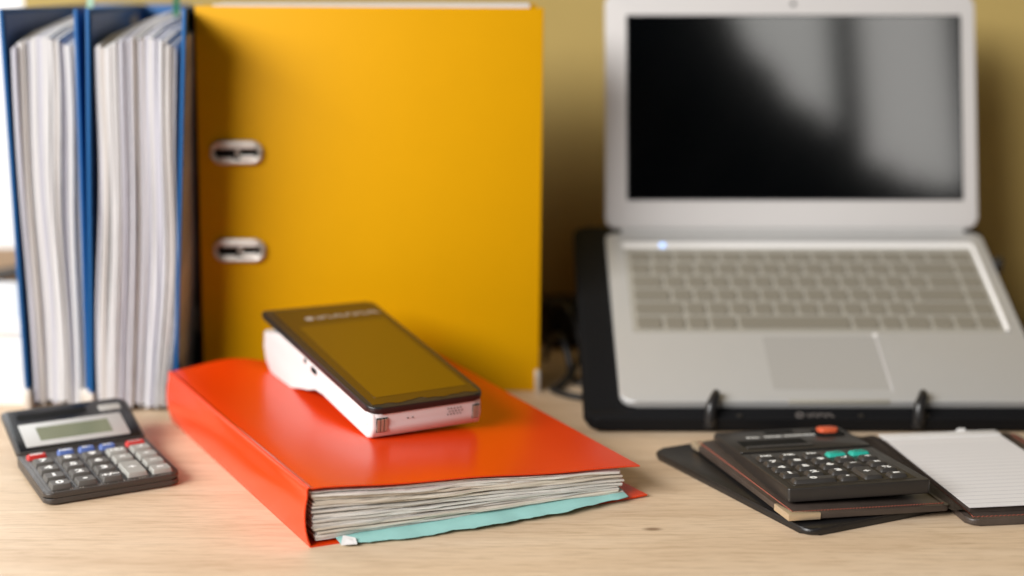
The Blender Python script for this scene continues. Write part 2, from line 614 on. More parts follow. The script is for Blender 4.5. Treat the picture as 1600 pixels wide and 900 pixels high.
def blue_binder(label, lt, lb, rt, rb, yf, back_l, back_r, cover_grp, bundles, bow, ytop=317, tabs=(), seed=1):
    """lt/lb: x of the left cover's front edge at head and foot, rt/rb the right one's."""
    rnd = random.Random(seed)
    x0 = (lt + rt) / 2
    root = thing('lever_arch_binder', label, 'binder', (x0, yf, 0), group='blue lever arch binders')
    T = lambda x, y, z: (x - x0, y - yf, z)
    yb = yf + 283
    lc = panel('cover', T(lb, yf, 0.5), T(back_l, yb, 0.5), T(back_l, yb, ytop), T(lt, yf, ytop), -2.8, M['blue'], root)
    rc = panel('cover', T(rb, yf, 0.5), T(back_r, yb, 0.5), T(back_r, yb, ytop), T(rt, yf, ytop), 2.8, M['blue'], root)
    # inner linings
    panel('lining', T(lb + 0.3, yf + 4, 5), T(back_l + .3, yb - 4, 5), T(back_l + .3, yb - 4, ytop - 4), T(lt + .3, yf + 4, ytop - 4), .25, M['blue_in'], lc, 0)
    panel('spine', T(back_l, yb, 0.5), T(back_r, yb, 0.5), T(back_r, yb, ytop), T(back_l, yb, ytop), 2.6, M['blue'], root)
    # metal feet on the lower front corners
    for x in (lb, rb):
        bm = bmesh.new()
        add_prism(bm, rounded(x - x0 - 3.6, x - x0 + 1.6 if x == lb else x - x0 + 3.6, -1.2, 14, 0.8, 3), 0.2, 17, 0.5)
        from_bm('corner_guard', bm, M['steel'], root)
    # ring mechanism bar on the back board
    bm = bmesh.new()
    add_box(bm, -14, 14, 236, 244, 60, 250)
    from_bm('ring_mechanism', bm, M['steel'], root)
    # paper
    n = bundles
    wts = [rnd.uniform(0.5, 1.5) for _ in range(n)]
    tot = sum(wts)
    acc = 0
    mats = ['sheet_white', 'sheet_cool', 'sheet_white', 'sheet_warm', 'sheet_white', 'sheet_cool', 'sheet_white']
    p0, p1 = rnd.random(), rnd.random()
    tl, tr, bl, br = cover_grp
    for i in range(n):
        a, b = acc / tot, (acc + wts[i] * 1.0) / tot
        acc += wts[i]
        xt0, xt1 = tl + (tr - tl) * a, tl + (tr - tl) * b
        xb0, xb1 = bl + (br - bl) * a, bl + (br - bl) * b
        u = (i + 0.5) / n
        top = 290 + 8 * math.sin(math.pi * min(1, u * 0.92 + 0.02)) + rnd.uniform(-1.6, 1.6)
        bw = bow * (0.2 + u) + rnd.uniform(-0.5, 0.5)
        m = M[rnd.choice(mats)]
        paper_bundle(root, xt0 - x0, xt1 - x0, xb0 - x0, xb1 - x0, top, bw, 2 + 2.5 * math.sin(u * 9 + p0 * 6) + rnd.uniform(0, 3),
                     m, droop=rnd.uniform(13, 18), wave=1.0 + 0.6 * math.sin(u * 5 + p1 * 6), ph=p0 + 0.35 * u + rnd.uniform(-.05, .05),
                     bottom=rnd.uniform(3, 7), pinch=rnd.choice([0, 0, 0, -0.2, -0.4, -1.2]))
    for (tx, ty, lean, mname) in tabs:
        bm = bmesh.new()
        add_hull8(bm, [(tx - x0, ty, 290), (tx - x0 + 5, ty + 1, 290), (tx - x0 + 5 + lean, ty + 3, 328), (tx - x0 + lean, ty + 2, 328),
                       (tx - x0, ty + .4, 290), (tx - x0 + 5, ty + 1.4, 290), (tx - x0 + 5 + lean, ty + 3.4, 328), (tx - x0 + lean, ty + 2.4, 328)])
        from_bm('index_tab', bm, M[mname], root)
    return root


blue_binder('blue lever arch binder at the far left with loose wavy pages and pale green tab',
            -389, -388, -334.5, -342, 1171, -398, -352, (-385.4, -337, -384, -345.5), 17, 1.2, tabs=((-345, 60, 5, 'tab_green'),), seed=4)
blue_binder('blue lever arch binder beside the yellow one, its thick pages bowing to the right',
            -319.5, -334, -249, -270, 1160, -345, -303, (-317, -257, -331, -274.5), 27, 4.0, tabs=((-284, 120, 2, 'tab_dark'),), seed=11)

# ------------------------------------------------------------------ yellow binder, cover towards us
yb = thing('lever_arch_binder', 'yellow lever arch binder standing closed with two metal ring slots in its cover', 'binder', (-117, 1226, 0))
Yx = lambda x: x + 117
panel('cover', (Yx(-258.5), 0, 0.5), (Yx(22.5), 0, 0.5), (Yx(25.5), 0, 317), (Yx(-253.5), 0, 318.5), -3.0, M['yellow'], yb, 0.9)
panel('cover', (Yx(-252), 74, 0.5), (Yx(20), 72, 0.5), (Yx(21), 72, 319), (Yx(-250), 74, 319), 3.0, M['yellow'], yb, 0.9)
spine = panel('spine', (Yx(-259.6), 1.0, 0.5), (Yx(-284), 74, 0.5), (Yx(-279), 74, 318), (Yx(-254.6), 1.0, 318), 2.6, M['black_board'], yb, 0.6)
spine['label'] = 'black spine'
sdir = Vector((-24.4, 73, 0)).normalized()
snrm = Vector((-sdir.y, sdir.x, 0))
for z0, z1 in ((214, 246), (250, 282), (286, 306), (168, 210)):
    lo = Vector((Yx(-258.6), 2, 0)) + snrm * 0.5
    a = lo + sdir * 10 + Vector((0, 0, z0))
    b = lo + sdir * 58 + Vector((0, 0, z0))
    panel('spine_label', a, b, b + Vector((0, 0, z1 - z0)), a + Vector((0, 0, z1 - z0)), 0.5, M['label'], yb, 0)
# finger ring in the spine
bm = bmesh.new()
cen = Vector((Yx(-258.6), 2, 58)) + sdir * 36 + snrm * 1.2
add_tube(bm, [cen + sdir * (14 * math.cos(a)) + Vector((0, 0, 14 * math.sin(a))) for a in [2 * math.pi * k / 20 for k in range(21)]], 2.0, 8)
from_bm('finger_ring', bm, M['steel'], yb)
# pages inside, just proud of the covers
bm = bmesh.new()
add_box(bm, Yx(-240), Yx(14), 6, 66, 6, 319.6)
from_bm('page_block', bm, M['paper_cool'], yb, smooth=0)
# ring slots
for zc, xc in ((201.5, -223.5), (121.0, -224.0)):
    bm = bmesh.new()
    pts = []
    L2, R2 = 12.0, 7.6
    for k in range(13):
        a = rad(-90 + 180 * k / 12)
        pts.append((L2 + R2 * math.cos(a), R2 * math.sin(a)))
    for k in range(13):
        a = rad(90 + 180 * k / 12)
        pts.append((-L2 + R2 * math.cos(a), R2 * math.sin(a)))
    ring_pts = [Vector((Yx(xc) + u, -3.3, zc + v)) for u, v in pts]
    add_tube(bm, ring_pts + [ring_pts[0]], 2.3, 8)
    eye = from_bm('slot_rim', bm, M['steel'], yb)
    bm = bmesh.new()
    add_prism(bm, [(u * 0.97, v * 0.95) for u, v in pts], -0.2, 0.2)
    h = from_bm('slot_opening', bm, M['dark'], eye, (Yx(xc), -3.4, zc), (rad(90), 0, 0))
    bm = bmesh.new()
    add_tube(bm, [(Yx(xc) + 1, -3.9, zc - 3.4), (Yx(xc) + 1, -4.2, zc), (Yx(xc) + 1.2, -3.8, zc + 2.0)], 2.3, 8)
    add_tube(bm, [(Yx(xc) + 3.2, -3.9, zc - 3.8), (Yx(xc) + 15, -3.9, zc - 3.8)], 2.0, 8)
    add_tube(bm, [(Yx(xc) - 14, -3.9, zc + 4.6), (Yx(xc) + 15, -3.9, zc + 4.6)], 1.7, 8)
    add_tube(bm, [(Yx(xc) - 14, -3.9, zc - 5.2), (Yx(xc) - 3, -3.9, zc - 5.2)], 1.3, 8)
    from_bm('ring_tip', bm, M['steel'], eye)
bm = bmesh.new()
add_prism(bm, rounded(Yx(19.2), Yx(23.6), -3.4, 1.4, 1.0, 3), 0.1, 19, 0.5)
from_bm('corner_guard', bm, M['steel'], yb)

# ------------------------------------------------------------------ red folder lying on the table
FL, FR = Vector((-122, 868)), Vector((84, 957))
BL, BR = Vector((-266, 1140)), Vector((-62, 1221))


def fplan(a, b):
    return (FL * (1 - a) + FR * a) * (1 - b) + (BL * (1 - a) + BR * a) * b


def ftop(a, b):
    z = (37 * (1 - a) + 22 * a) * (1 - b) + (38 * (1 - a) + 33 * a) * b
    z += 1.5 * math.sin(math.pi * min(1, a)) * max(0.0, math.sin(math.pi * min(1, b))) ** 0.6
    z += 8.0 * math.exp(-((a - 0.22) / 0.16) ** 2) * max(0.0, b) ** 7
    z += 0.5 * math.sin(a * 14 + 1) * (1 - b) ** 6
    return z


fold = thing('document_folder', 'glossy red folder full of worn papers lying flat under the payment terminal', 'folder', (FL.x, FL.y, 0))


def fl(p):
    return (p[0] - FL.x, p[1] - FL.y, p[2])


def folder_cover():
    """One plastic sheet: bottom board, spine and top board bent round the papers."""
    prof = []                                   # (a, z-mode, value)
    nb = 34
    bm = bmesh.new()
    na_top = 40
    rows = []
    for jb in range(nb + 1):
        b = jb / nb
        row = []
        # bottom from the free edge to the spine
        for k in range(9):
            a = 1.03 - 1.03 * k / 8
            p = fplan(a, b)
            row.append((p.x, p.y, 1.0 + 1.2 * max(0, a - 0.9) / 0.13))
        zt = ftop(0, b)
        # spine: slightly bulging, rounded foot and a crisp crease at the top
        sp = fplan(0, b)
        out = (fplan(0, b) - fplan(0.01, b)).normalized()
        for k in range(1, 10):
            t = k / 10
            bul = 3.0 * math.sin(math.pi * t) ** 0.8
            row.append((sp.x + out.x * bul, sp.y + out.y * bul, 1.0 + (zt - 3.2) * t))
        # the pressed crease stands up as a small rounded bead
        for o_, dz in ((0.9, -1.6), (0.95, -0.8), (0.6, -0.1), (0.0, 0.2), (-0.7, 0.1), (-1.3, -0.4), (-2.0, -0.6)):
            row.append((sp.x + out.x * o_, sp.y + out.y * o_, zt + dz))
        for k in range(na_top + 1):
            a = 0.016 + 0.987 * k / na_top
            p = fplan(a, b)
            dz = -0.35 if k == 0 else 0.0
            row.append((p.x, p.y, ftop(a, b) + dz))
        rows.append([bm.verts.new(fl(q)) for q in row])
    for A, B in zip(rows, rows[1:]):
        for i in range(len(A) - 1):
            bm.faces.new((A[i], A[i + 1], B[i + 1], B[i]))
    bmesh.ops.recalc_face_normals(bm, faces=bm.faces)
    bmesh.ops.solidify(bm, geom=bm.faces[:], thickness=-0.9)
    return from_bm('cover', bm, M['red'], fold, smooth=34)


folder_cover()
# bottom board edge showing at the right
rnd = random.Random(3)


def folder_sheet(z_of, a0, a1, b0, b1, th, mat, name='paper_sheet', jag=1.0, ph=0.0, amp=0.5):
    na, nb_ = 44, 6
    bm = bmesh.new()
    G = {}
    for i in range(na + 1):
        a = a0 + (a1 - a0) * i / na
        edge = b0 + jag * (0.0022 * math.sin(a * 9 + ph * 7) + 0.0012 * math.sin(a * 31 + ph * 17) + rnd.uniform(-.0006, .0006))
        for j in range(nb_ + 1):
            s = (j / nb_) ** 2
            b = edge + (b1 - edge) * s
            p = fplan(a, b)
            z = z_of(a, b) + amp * math.exp(-b * 30) * (math.sin(a * 7 + ph * 6.28) + 0.5 * math.sin(a * 19 + ph * 11))
            G[i, j, 0] = bm.verts.new(fl((p.x, p.y, z)))
            G[i, j, 1] = bm.verts.new(fl((p.x, p.y, z + th)))
    q = lambda *v: bm.faces.new(v)
    for i in range(na):
        for j in range(nb_):
            q(G[i, j, 0], G[i, j + 1, 0], G[i + 1, j + 1, 0], G[i + 1, j, 0])
            q(G[i, j, 1], G[i + 1, j, 1], G[i + 1, j + 1, 1], G[i, j + 1, 1])
        q(G[i, 0, 0], G[i + 1, 0, 0], G[i + 1, 0, 1], G[i, 0, 1])
        q(G[i, nb_, 0], G[i, nb_, 1], G[i + 1, nb_, 1], G[i + 1, nb_, 0])
    for j in range(nb_):
        q(G[0, j, 0], G[0, j, 1], G[0, j + 1, 1], G[0, j + 1, 0])
        q(G[na, j, 0], G[na, j + 1, 0], G[na, j + 1, 1], G[na, j, 1])
    return from_bm(name, bm, mat, fold, smooth=50)


NSH = 22
for i in range(NSH):
    f0, f1 = i / NSH, (i + 1) / NSH
    if i >= NSH - 4:
        mname = 'page_white'
    else:
        mname = rnd.choice(['page_cream', 'page_grey', 'page_white', 'page_cream', 'page_grey', 'page_grey', 'page_white'])
    lo = lambda a, b, f=f0: 3.0 + (ftop(a, b) - 5.2) * f
    thick = 30.0 / NSH * rnd.uniform(0.65, 1.15)

    def zf(a, b, f=f0):
        return 3.2 + (ftop(a, b) - 4.8) * f
    a0 = 0.006 + rnd.uniform(0, 0.014) + (0.012 * (1 - f0) * rnd.random())
    folder_sheet(zf, a0, 0.945 + rnd.uniform(-0.015, 0.012), rnd.uniform(0.004, 0.014), 0.985,
                 thick if i < NSH - 1 else 0.5, M[mname], jag=rnd.uniform(0.5, 1.8), ph=rnd.random(), amp=0.30 if i >= NSH - 2 else 0.62)

# the torn teal sheet at the bottom sags out of the folder
def teal_z(a, b):
    return 2.4 + 2.6 * a + 40 * max(0, b - 0.02) * 0.02


bm = bmesh.new()
na = 60
G = []
for i in range(na + 1):
    t = i / na
    a = 0.075 + 0.885 * t
    out = -0.048 * (max(0.0, math.sin(math.pi * min(1, t * 0.97 + 0.02))) ** 0.35) + 0.010 * t + 0.003 * math.sin(t * 23) + 0.0020 * math.sin(t * 57) + 0.0012 * math.sin(t * 131) + rnd.uniform(-.0009, .0009)
    col_ = []
    for j, s in enumerate((0, 0.33, 0.66, 1.0)):
        b = out * (1 - s) + 0.06 * s
        p = fplan(a, b)
        z = 1.4 + 3.6 * s + 2.0 * t * s + 2.4 * t + (0.5 * math.sin(t * 17) + 0.3 * math.sin(t * 41)) * (1 - s) * 0.6
        col_.append((bm.verts.new(fl((p.x, p.y, z))), bm.verts.new(fl((p.x, p.y, z + 0.25)))))
    G.append(col_)
for A, B in zip(G, G[1:]):
    for j in range(3):
        bm.faces.new((A[j][0], B[j][0], B[j + 1][0], A[j + 1][0]))
        bm.faces.new((A[j][1], A[j + 1][1], B[j + 1][1], B[j][1]))
    bm.faces.new((A[0][0], A[0][1], B[0][1], B[0][0]))
teal = from_bm('torn_sheet', bm, M['teal_paper'], fold, smooth=50)
teal['label'] = 'torn teal sheet sticking out at the bottom'
# its folded-over white corner
bm = bmesh.new()
pa, pb, pc, pd = fplan(0.070, -0.026), fplan(0.112, -0.034), fplan(0.118, -0.014), fplan(0.088, -0.004)
add_hull8(bm, [fl((*pa, 1.9)), fl((*pb, 2.1)), fl((*pc, 3.6)), fl((*pd, 5.2)), fl((*pa, 2.2)), fl((*pb, 2.4)), fl((*pc, 4.0)), fl((*pd, 5.6))])
fc = from_bm('folded_corner', bm, M['paper'], fold)
fc['label'] = 'white dog-eared corner'

# ------------------------------------------------------------------ payment terminal on the folder
TK = 1.03
tm_rot = (Matrix.Rotation(rad(29.4), 3, 'Z') @ Matrix.Rotation(rad(8.9), 3, 'X') @ Matrix.Rotation(rad(0.2), 3, 'Y')).to_euler()
pos = thing('payment_terminal', 'white payment terminal with black touch screen lying on the red folder', 'card terminal', (-94.1, 969.4, 58.8), tm_rot)
TW, TL = 86.0, 192.0

# white shell: side profile extruded across, rims rounded
prof = [(1, -5.5), (-1.2, -15), (0.6, -22), (7, -25.5), (60, -24.5), (84, -24.5), (98, -26.5), (112, -30), (126, -37.0), (142, -43), (158, -47.5),
        (174, -50), (189, -49), (199.5, -43), (203, -32), (204.5, -24), (203.5, -19.5), (199, -17.5), (168, -11.5), (158, -5.5)]
bm = bmesh.new()
va = [bm.verts.new((1.2, y, z)) for y, z in prof]
vb = [bm.verts.new((TW - 1.2, y, z)) for y, z in prof]
fa = bm.faces.new(va)
fb = bm.faces.new(vb[::-1])
for i in range(len(prof)):
    k = (i + 1) % len(prof)
    bm.faces.new((va[i], vb[i], vb[k], va[k]))
skip = {len(prof) - 1}
edges = [e for f in (fa, fb) for e in f.edges if not all(v.co.z > -6 for v in e.verts)]
bmesh.ops.bevel(bm, geom=edges, offset=2.4, segments=4, profile=0.5, affect='EDGES', clamp_overlap=True)
shell = from_bm('shell', bm, M['white_plastic'], pos, smooth=50)
# upper tray part of the shell that carries the screen frame
plate('tray', 0.4, TW - 0.4, -0.6, 160, -15, -5.2, M['white_plastic'], shell, r=(8, 8, 3, 3), bevel=0.8, seg=8)
# black frame with a flared head over the printer
bm = bmesh.new()
loop = rounded(-0.6, TW + 0.6, -1.5, TL, (9, 9, 5, 2), 8)
loop = [(x - (4.0 if y > 150 and x < 20 else 0), y + (3.0 if y > 150 and x < 20 else 0)) for x, y in loop]
add_prism(bm, loop, -5.0, 0.0, 1.2, 3)
from_bm('screen_frame', bm, M['black_plastic'], pos)
bm = bmesh.new()
add_prism(bm, rounded(6, TW - 4, 158, TL + 4, 3, 4), -17, -5.2, 0.8)
from_bm('printer_cover', bm, M['black_plastic'], pos)
# glass front with the wavy lower edge of its protective film
bm = bmesh.new()
lo = [(3.0 + (TW - 6.0) * k / 40, 3.2 + 0.9 * math.sin(k * 0.42) + 0.5 * math.sin(k * 1.1 + 1) + (1.2 if 12 < k < 20 else 0)) for k in range(41)]
loop = lo + [(TW - 2.5, 120), (TW - 2.5, TL - 6), (TW - 6, TL - 2.5), (6, TL - 2.5), (2.5, TL - 6), (2.5, 120)]
add_prism(bm, loop, 0.02, 0.28, 0.0)
glass = from_bm('glass_front', bm, M['bezel_glass'], pos, smooth=0)
plate('display', 9.5, TW - 6.5, 14.5, 153, 0.30, 0.40, M['pos_screen'], glass, r=0.6, bevel=0, smooth=0)
# small grey maker's mark above the display, too blurred to read
bm = bmesh.new()
rm = random.Random(5)
xx = 21.0
add_prism(bm, rounded(xx, xx + 6.2, 165.0, 171.2, 1.5, 3), 0.29, 0.36)
xx += 9
for k in range(11):
    w = rm.uniform(2.6, 4.3)
    add_box(bm, xx, xx + w * 0.34, 165.4, 170.8, 0.29, 0.36)
    add_box(bm, xx + w * 0.34, xx + w, 169.6 if k % 2 else 165.4, 170.8 if k % 2 else 166.6, 0.29, 0.36)
    if k % 3 == 0:
        add_box(bm, xx + w * 0.72, xx + w, 166.6, 170.0, 0.29, 0.36)
    xx += w + 1.0
mk = from_bm('maker_mark', bm, M['grey_print'], pos, smooth=0)
# charging contacts in the two front corners
for x0_, x1_ in ((4.6, 12.6), (77.2, 82.4)):
    c = plate('contact_recess', x0_, x1_, -1.35, -0.2, -18.0, -8.0, M['dark'], pos, r=0, bevel=0, smooth=0)
    for k in range(3):
        w = (x1_ - x0_) / 3
        plate('contact', x0_ + w * k + 0.35, x0_ + w * (k + 1) - 0.35, -2.0, -1.3, -17.4, -8.6, M['gold_contact'], c, r=0, bevel=0, smooth=0)


def holes(name, pts, r, parent, rot, loc, mat):
    bm = bmesh.new()
    for u, v in pts:
        add_prism(bm, [(u + r * math.cos(a), v + r * math.sin(a)) for a in [2 * math.pi * k / 10 for k in range(10)]], 0, 0.16)
    return from_bm(name, bm, mat, parent, loc, rot, 0)


holes('microphone_holes', [(0, 0), (3.8, 0)], 0.55, pos, (rad(90), 0, 0), (27.5, -1.12, -10.5), M['dark'])
holes('speaker_holes', [(k * 2.4 + (1.2 if r_ % 2 else 0), -r_ * 2.1) for r_ in range(3) for k in range(5)], 0.5, pos, (rad(90), 0, 0), (58, -1.12, -8.2), M['dark'])
bm = bmesh.new()
add_prism(bm, [(2.6 * math.cos(a), 1.9 * math.sin(a)) for a in [2 * math.pi * k / 14 for k in range(14)]], 0, 0.5)
from_bm('side_button', bm, M['label'], pos, (0.35, 116, -11.0), (rad(90), 0, rad(-90)))
bm = bmesh.new()
add_prism(bm, rounded(-5, 5, -2.0, 2.0, 1.2, 3), 0, 0.5)
from_bm('charging_port', bm, M['dark'], pos, (0.35, 99, -12.2), (rad(90), 0, rad(-90)))

# ------------------------------------------------------------------ calculators
def key_mesh(name, w, l, h, mat, taper=1.0, r=0.7):
    """A keycap: foot wider than its top, rims rounded."""
    bm = bmesh.new()
    a = rounded(-w / 2, w / 2, -l / 2, l / 2, r, 3)
    fx, fy = (w - 2 * taper) / w, (l - 2 * taper) / l
    n = len(a)
    vb_ = [bm.verts.new((x, y, 0)) for x, y in a]
    vm = [bm.verts.new((x * (1 + fx) / 2, y * (1 + fy) / 2, h * 0.75)) for x, y in a]
    vt = [bm.verts.new((x * fx, y * fy, h)) for x, y in a]
    bm.faces.new(vb_[::-1])
    bm.faces.new(vt)
    for A, B in ((vb_, vm), (vm, vt)):
        for i in range(n):
            bm.faces.new((A[i], A[(i + 1) % n], B[(i + 1) % n], B[i]))
    bmesh.ops.recalc_face_normals(bm, faces=bm.faces)
    bmesh.ops.scale(bm, vec=(S, S, S), verts=bm.verts)
    me = bpy.data.meshes.new(name)
    bm.to_mesh(me)
    bm.free()
    me.materials.append(mat)
    me.polygons.foreach_set('use_smooth', [True] * len(me.polygons))
    me.set_sharp_from_angle(angle=rad(35))
    return me


def put_key(me, parent, x, y, z, legend=None, size=5.0, lmat='white_print', h=3.0, bold=0.25, label=None, sx=1.15):
    k = bpy.data.objects.new('key', me)
    col.objects.link(k)
    k.parent = parent
    k.location = Vector((x, y, z)) * S
    if label:
        k['label'] = label
    if legend:
        lettering('key_legend', legend, size, 0, 0, h + 0.04, M[lmat], k, bold=bold, sx=sx)
    return k


# --- desktop calculator with a tilted display, left
lc_rot = (Matrix.Rotation(rad(29.3), 3, 'Z') @ Matrix.Rotation(rad(1.35), 3, 'X')).to_euler()
lcal = thing('pocket_calculator', 'grey calculator with red and blue keys and raised display, left of the red folder', 'calculator',
             (-305.1, 939.9, 1.9), lc_rot)
# lower tray and key deck with a dark joint between
bm = bmesh.new()
add_prism(bm, rounded(0, 91, 0, 88, (6, 7, 3, 3), 6), -0.6, 3.0, 0.8)
from_bm('lower_case', bm, M['calc_body'], lcal)
bm = bmesh.new()
add_prism(bm, rounded(0.6, 90.4, 0.6, 87, (6, 7, 2, 2), 6), 2.7, 3.5)
from_bm('case_joint', bm, M['dark'], lcal)
bm = bmesh.new()
add_prism(bm, rounded(0, 91, 0, 87.6, (6, 7, 2, 2), 6), 3.4, 7.1, 1.3, 3)
from_bm('key_deck', bm, M['calc_body'], lcal)
# raised key beds (recess ridges round the key columns)
for x0_, x1_ in ((3.6, 19.6), (21.0, 36.8), (38.0, 53.8), (55.2, 71.0), (72.4, 88.2)):
    plate('key_bed', x0_, x1_, 2.6, 69.5, 7.0, 7.5, M['calc_body'], lcal, r=2.0, bevel=0.25, seg=3)
kd = key_mesh('key', 13.2, 11.6, 3.2, M['key_dark'])
kg = key_mesh('key', 13.6, 11.6, 3.2, M['key_grey'])
kgt = key_mesh('key', 13.8, 26.5, 3.2, M['key_grey'])
kr_ = key_mesh('key', 13.6, 6.4, 3.0, M['key_red'], r=1.2)
kb_ = key_mesh('key', 11.6, 6.4, 3.0, M['key_blue'], r=1.2)
ox, oy, px_, py_ = 12.1, 9.85, 16.9, 16.3
rows = ['0.±', '123', '456', '789']
for j, row in enumerate(rows):
    for i, ch in enumerate(row):
        t_ = {'.': '•', '±': '+/−'}.get(ch, ch)
        put_key(kd, lcal, ox + i * px_, oy + j * py_, 7.4, t_, 7.6 if len(t_) == 1 else 6.0, h=3.2, bold=0.32, sx=1.35)
for i, j, t_ in ((3, 3, 'MU'), (3, 2, '×'), (4, 3, '√'), (4, 2, '÷'), (4, 1, '−'), (4, 0, '=')):
    put_key(kg, lcal, ox + i * px_, oy + j * py_, 7.4, t_, 6.2 if len(t_) == 1 else 4.8, h=3.2, bold=0.22, sx=1.3)
put_key(kgt, lcal, ox + 3 * px_ + 0.2, oy + 0.5 * py_ + 0.1, 7.4, '+', 7.5, h=3.2, bold=0.25, sx=1.3, label='tall plus key')
put_key(kr_, lcal, 11.2, 75.3, 7.1, 'OFF', 4.2, h=3.0, bold=0.15, sx=1.2, label='red off key')
put_key(kr_, lcal, 80.0, 73.6, 7.1, 'ON/C', 3.6, h=3.0, bold=0.12, sx=1.0, lmat='pale_print', label='red on key')
for x_, y_, t_ in ((31.4, 76.2, 'MRC'), (46.0, 75.9, 'M−'), (60.4, 74.8, 'M+')):
    put_key(kb_, lcal, x_, y_, 7.1, t_, 4.0, h=3.0, bold=0.12, sx=1.1, label='blue memory key')
# display lid
ld_rot = (Matrix.Rotation(rad(-0.5), 3, 'Z') @ Matrix.Rotation(rad(14.0), 3, 'X')).to_euler()
lid = plate('display_lid', 0, 91, 0, 59.5, -3.2, 0, M['calc_body'], lcal, r=(2, 2, 7, 4), bevel=1.0, loc=(0.2, 87, 8.2), rot=ld_rot, seg=6)
plate('faceplate', 2.2, 89, 1.5, 57.4, 0.02, 0.45, M['calc_face'], lid, r=(1.5, 1.5, 6, 3), bevel=0.2)
plate('display_panel', 8.0, 81.6, 5.6, 36.6, 0.50, 0.95, M['calc_panel'], lid, r=0.8, bevel=0.2)
plate('lcd_screen', 19.0, 70.6, 11.8, 30.0, 1.0, 1.15, M['lcd'], lid, r=0.4, bevel=0)
plate('solar_cell', 9.5, 60, 43, 51.5, 0.5, 0.7, M['dark'], lid, r=3.5, bevel=0)
plate('badge', 68.5, 84.5, 42.3, 50.5, 0.5, 0.72, M['pale_print'], lid, r=1.6, bevel=0.1)
# feet prop the lower case
for x_ in (12, 79):
    plate('foot', x_ - 4, x_ + 4, 6, 12, -1.9, -0.5, M['key_red'] if x_ > 40 else M['calc_body'], lcal, r=1.5, bevel=0.2)
    plate('foot', x_ - 4, x_ + 4, 72, 78, -3.4, -0.5, M['calc_body'], lcal, r=1.5, bevel=0.2)
# dusty crumbs caught along the front of the key beds
rd = random.Random(21)
bm = bmesh.new()
for k in range(70):
    cx_ = rd.uniform(5, 87)
    cy_ = rd.choice([rd.uniform(1.6, 3.0), rd.uniform(1.8, 2.6), rd.uniform(3, 68)])
    s_ = rd.uniform(0.12, 0.3)
    add_box(bm, cx_, cx_ + s_, cy_, cy_ + s_ * rd.uniform(.6, 2), 7.1, 7.35 + s_ * 0.5)
dust = from_bm('dust', bm, M['page_cream'], lcal, smooth=0)
dust['kind'] = 'stuff'

# --- black calculator on the leather organiser, right
rc_rot = (Matrix.Rotation(rad(10.8), 3, 'Z') @ Matrix.Rotation(rad(-3.5), 3, 'X')).to_euler()
rcal = thing('pocket_calculator', 'black calculator with teal and orange keys lying on the brown leather organiser', 'calculator',
             (174.5, 909, 14.1), rc_rot)
RW, RL = 96.5, 150
bm = bmesh.new()
add_prism(bm, rounded(0, RW, 0, RL, 2.0, 4), 0, 9.3, 1.0, 3)
from_bm('case', bm, M['calc_black'], rcal)
plate('key_panel', 5.5, RW - 6, 5.5, 87, 9.2, 9.5, M['calc_black'], rcal, r=2.2, bevel=0.15)
plate('head_panel', 0.6, RW - 0.6, 91.5, RL - 0.8, 9.2, 10.2, M['calc_black'], rcal, r=1.5, bevel=0.4)
plate('seam', 0.3, RW - 0.3, 88.8, 91.2, 9.0, 9.36, M['dark'], rcal, r=0, bevel=0)
kk = key_mesh('key', 12.6, 9.6, 2.5, M['key_black'], 1.5, 1.6)
k0 = key_mesh('key', 29.5, 9.6, 2.5, M['key_black'], 1.5, 1.6)
kp = key_mesh('key', 13.2, 24.5, 2.5, M['key_black'], 1.5, 1.6)
kt = key_mesh('key', 14.0, 8.6, 2.4, M['key_teal'], 1.5, 1.6)
ox, oy, px_, py_ = 11.6, 12.4, 16.8, 14.9
for j, row in enumerate(['', '123', '456', '789']):
    for i, ch in enumerate(row):
        put_key(kk, rcal, ox + i * px_, oy + j * py_, 9.4, ch, 6.8, h=2.5, bold=0.38, sx=1.35)
put_key(k0, rcal, ox + 0.62 * px_, oy + 0.3, 9.4, '0', 6.2, h=2.5, bold=0.3, sx=1.5, label='wide zero key')
put_key(kk, rcal, ox + 2 * px_, oy, 9.4, '•', 6.0, h=2.5, bold=0.3, sx=1.2)
for i, t_ in enumerate(('MC', 'MR', 'M+')):
    put_key(kk, rcal, ox + i * px_ * 0.98, oy + 4 * py_, 9.4, t_, 4.4, h=2.5, bold=0.25, sx=1.2)
for i, t_ in ((3, 'C'), (4, 'AC')):
    put_key(kt, rcal, ox + i * px_ - 0.3, oy + 4 * py_ - 0.5, 9.4, t_, 4.2, h=2.9, bold=0.1, sx=1.2, lmat='key_teal', label='teal clear key')
for i, j, t_ in ((3, 3, '√'), (4, 3, '÷'), (3, 2, '−'), (4, 2, '×'), (4, 1, '%'), (4, 0, '=')):
    put_key(kk, rcal, ox + i * px_, oy + j * py_, 9.4, t_, 6.0, h=2.5, bold=0.3, sx=1.3)
put_key(kp, rcal, ox + 3 * px_, oy + 0.55 * py_, 9.4, '+', 6.5, h=2.5, bold=0.3, sx=1.3, label='tall plus key')
plate('display_window', 8, 56, 104, 122, 10.0, 10.25, M['dark'], rcal, r=1, bevel=0)
plate('display_sill', 8, 57, 98.5, 103.5, 10.1, 11.0, M['calc_black'], rcal, r=1, bevel=0.3)
plate('solar_cell', 36, 58, 138, 146, 10.1, 10.3, M['dark'], rcal, r=0.6, bevel=0)
ty_ = 130.0
for x0_, txt in ((18.5, 'DUAL'), (32, 'POWER'), (47, 'CALCULATOR')):
    lettering('printed_name', txt, 3.9, x0_, ty_ + 0.2, 10.24, M['white_print'], rcal, rotz=rad(-2), align='LEFT', bold=0.25, sx=0.93)
sw = plate('switch_base', 70, 91, 122, 141, 10.1, 11.0, M['dark'], rcal, r=3, bevel=0.3)
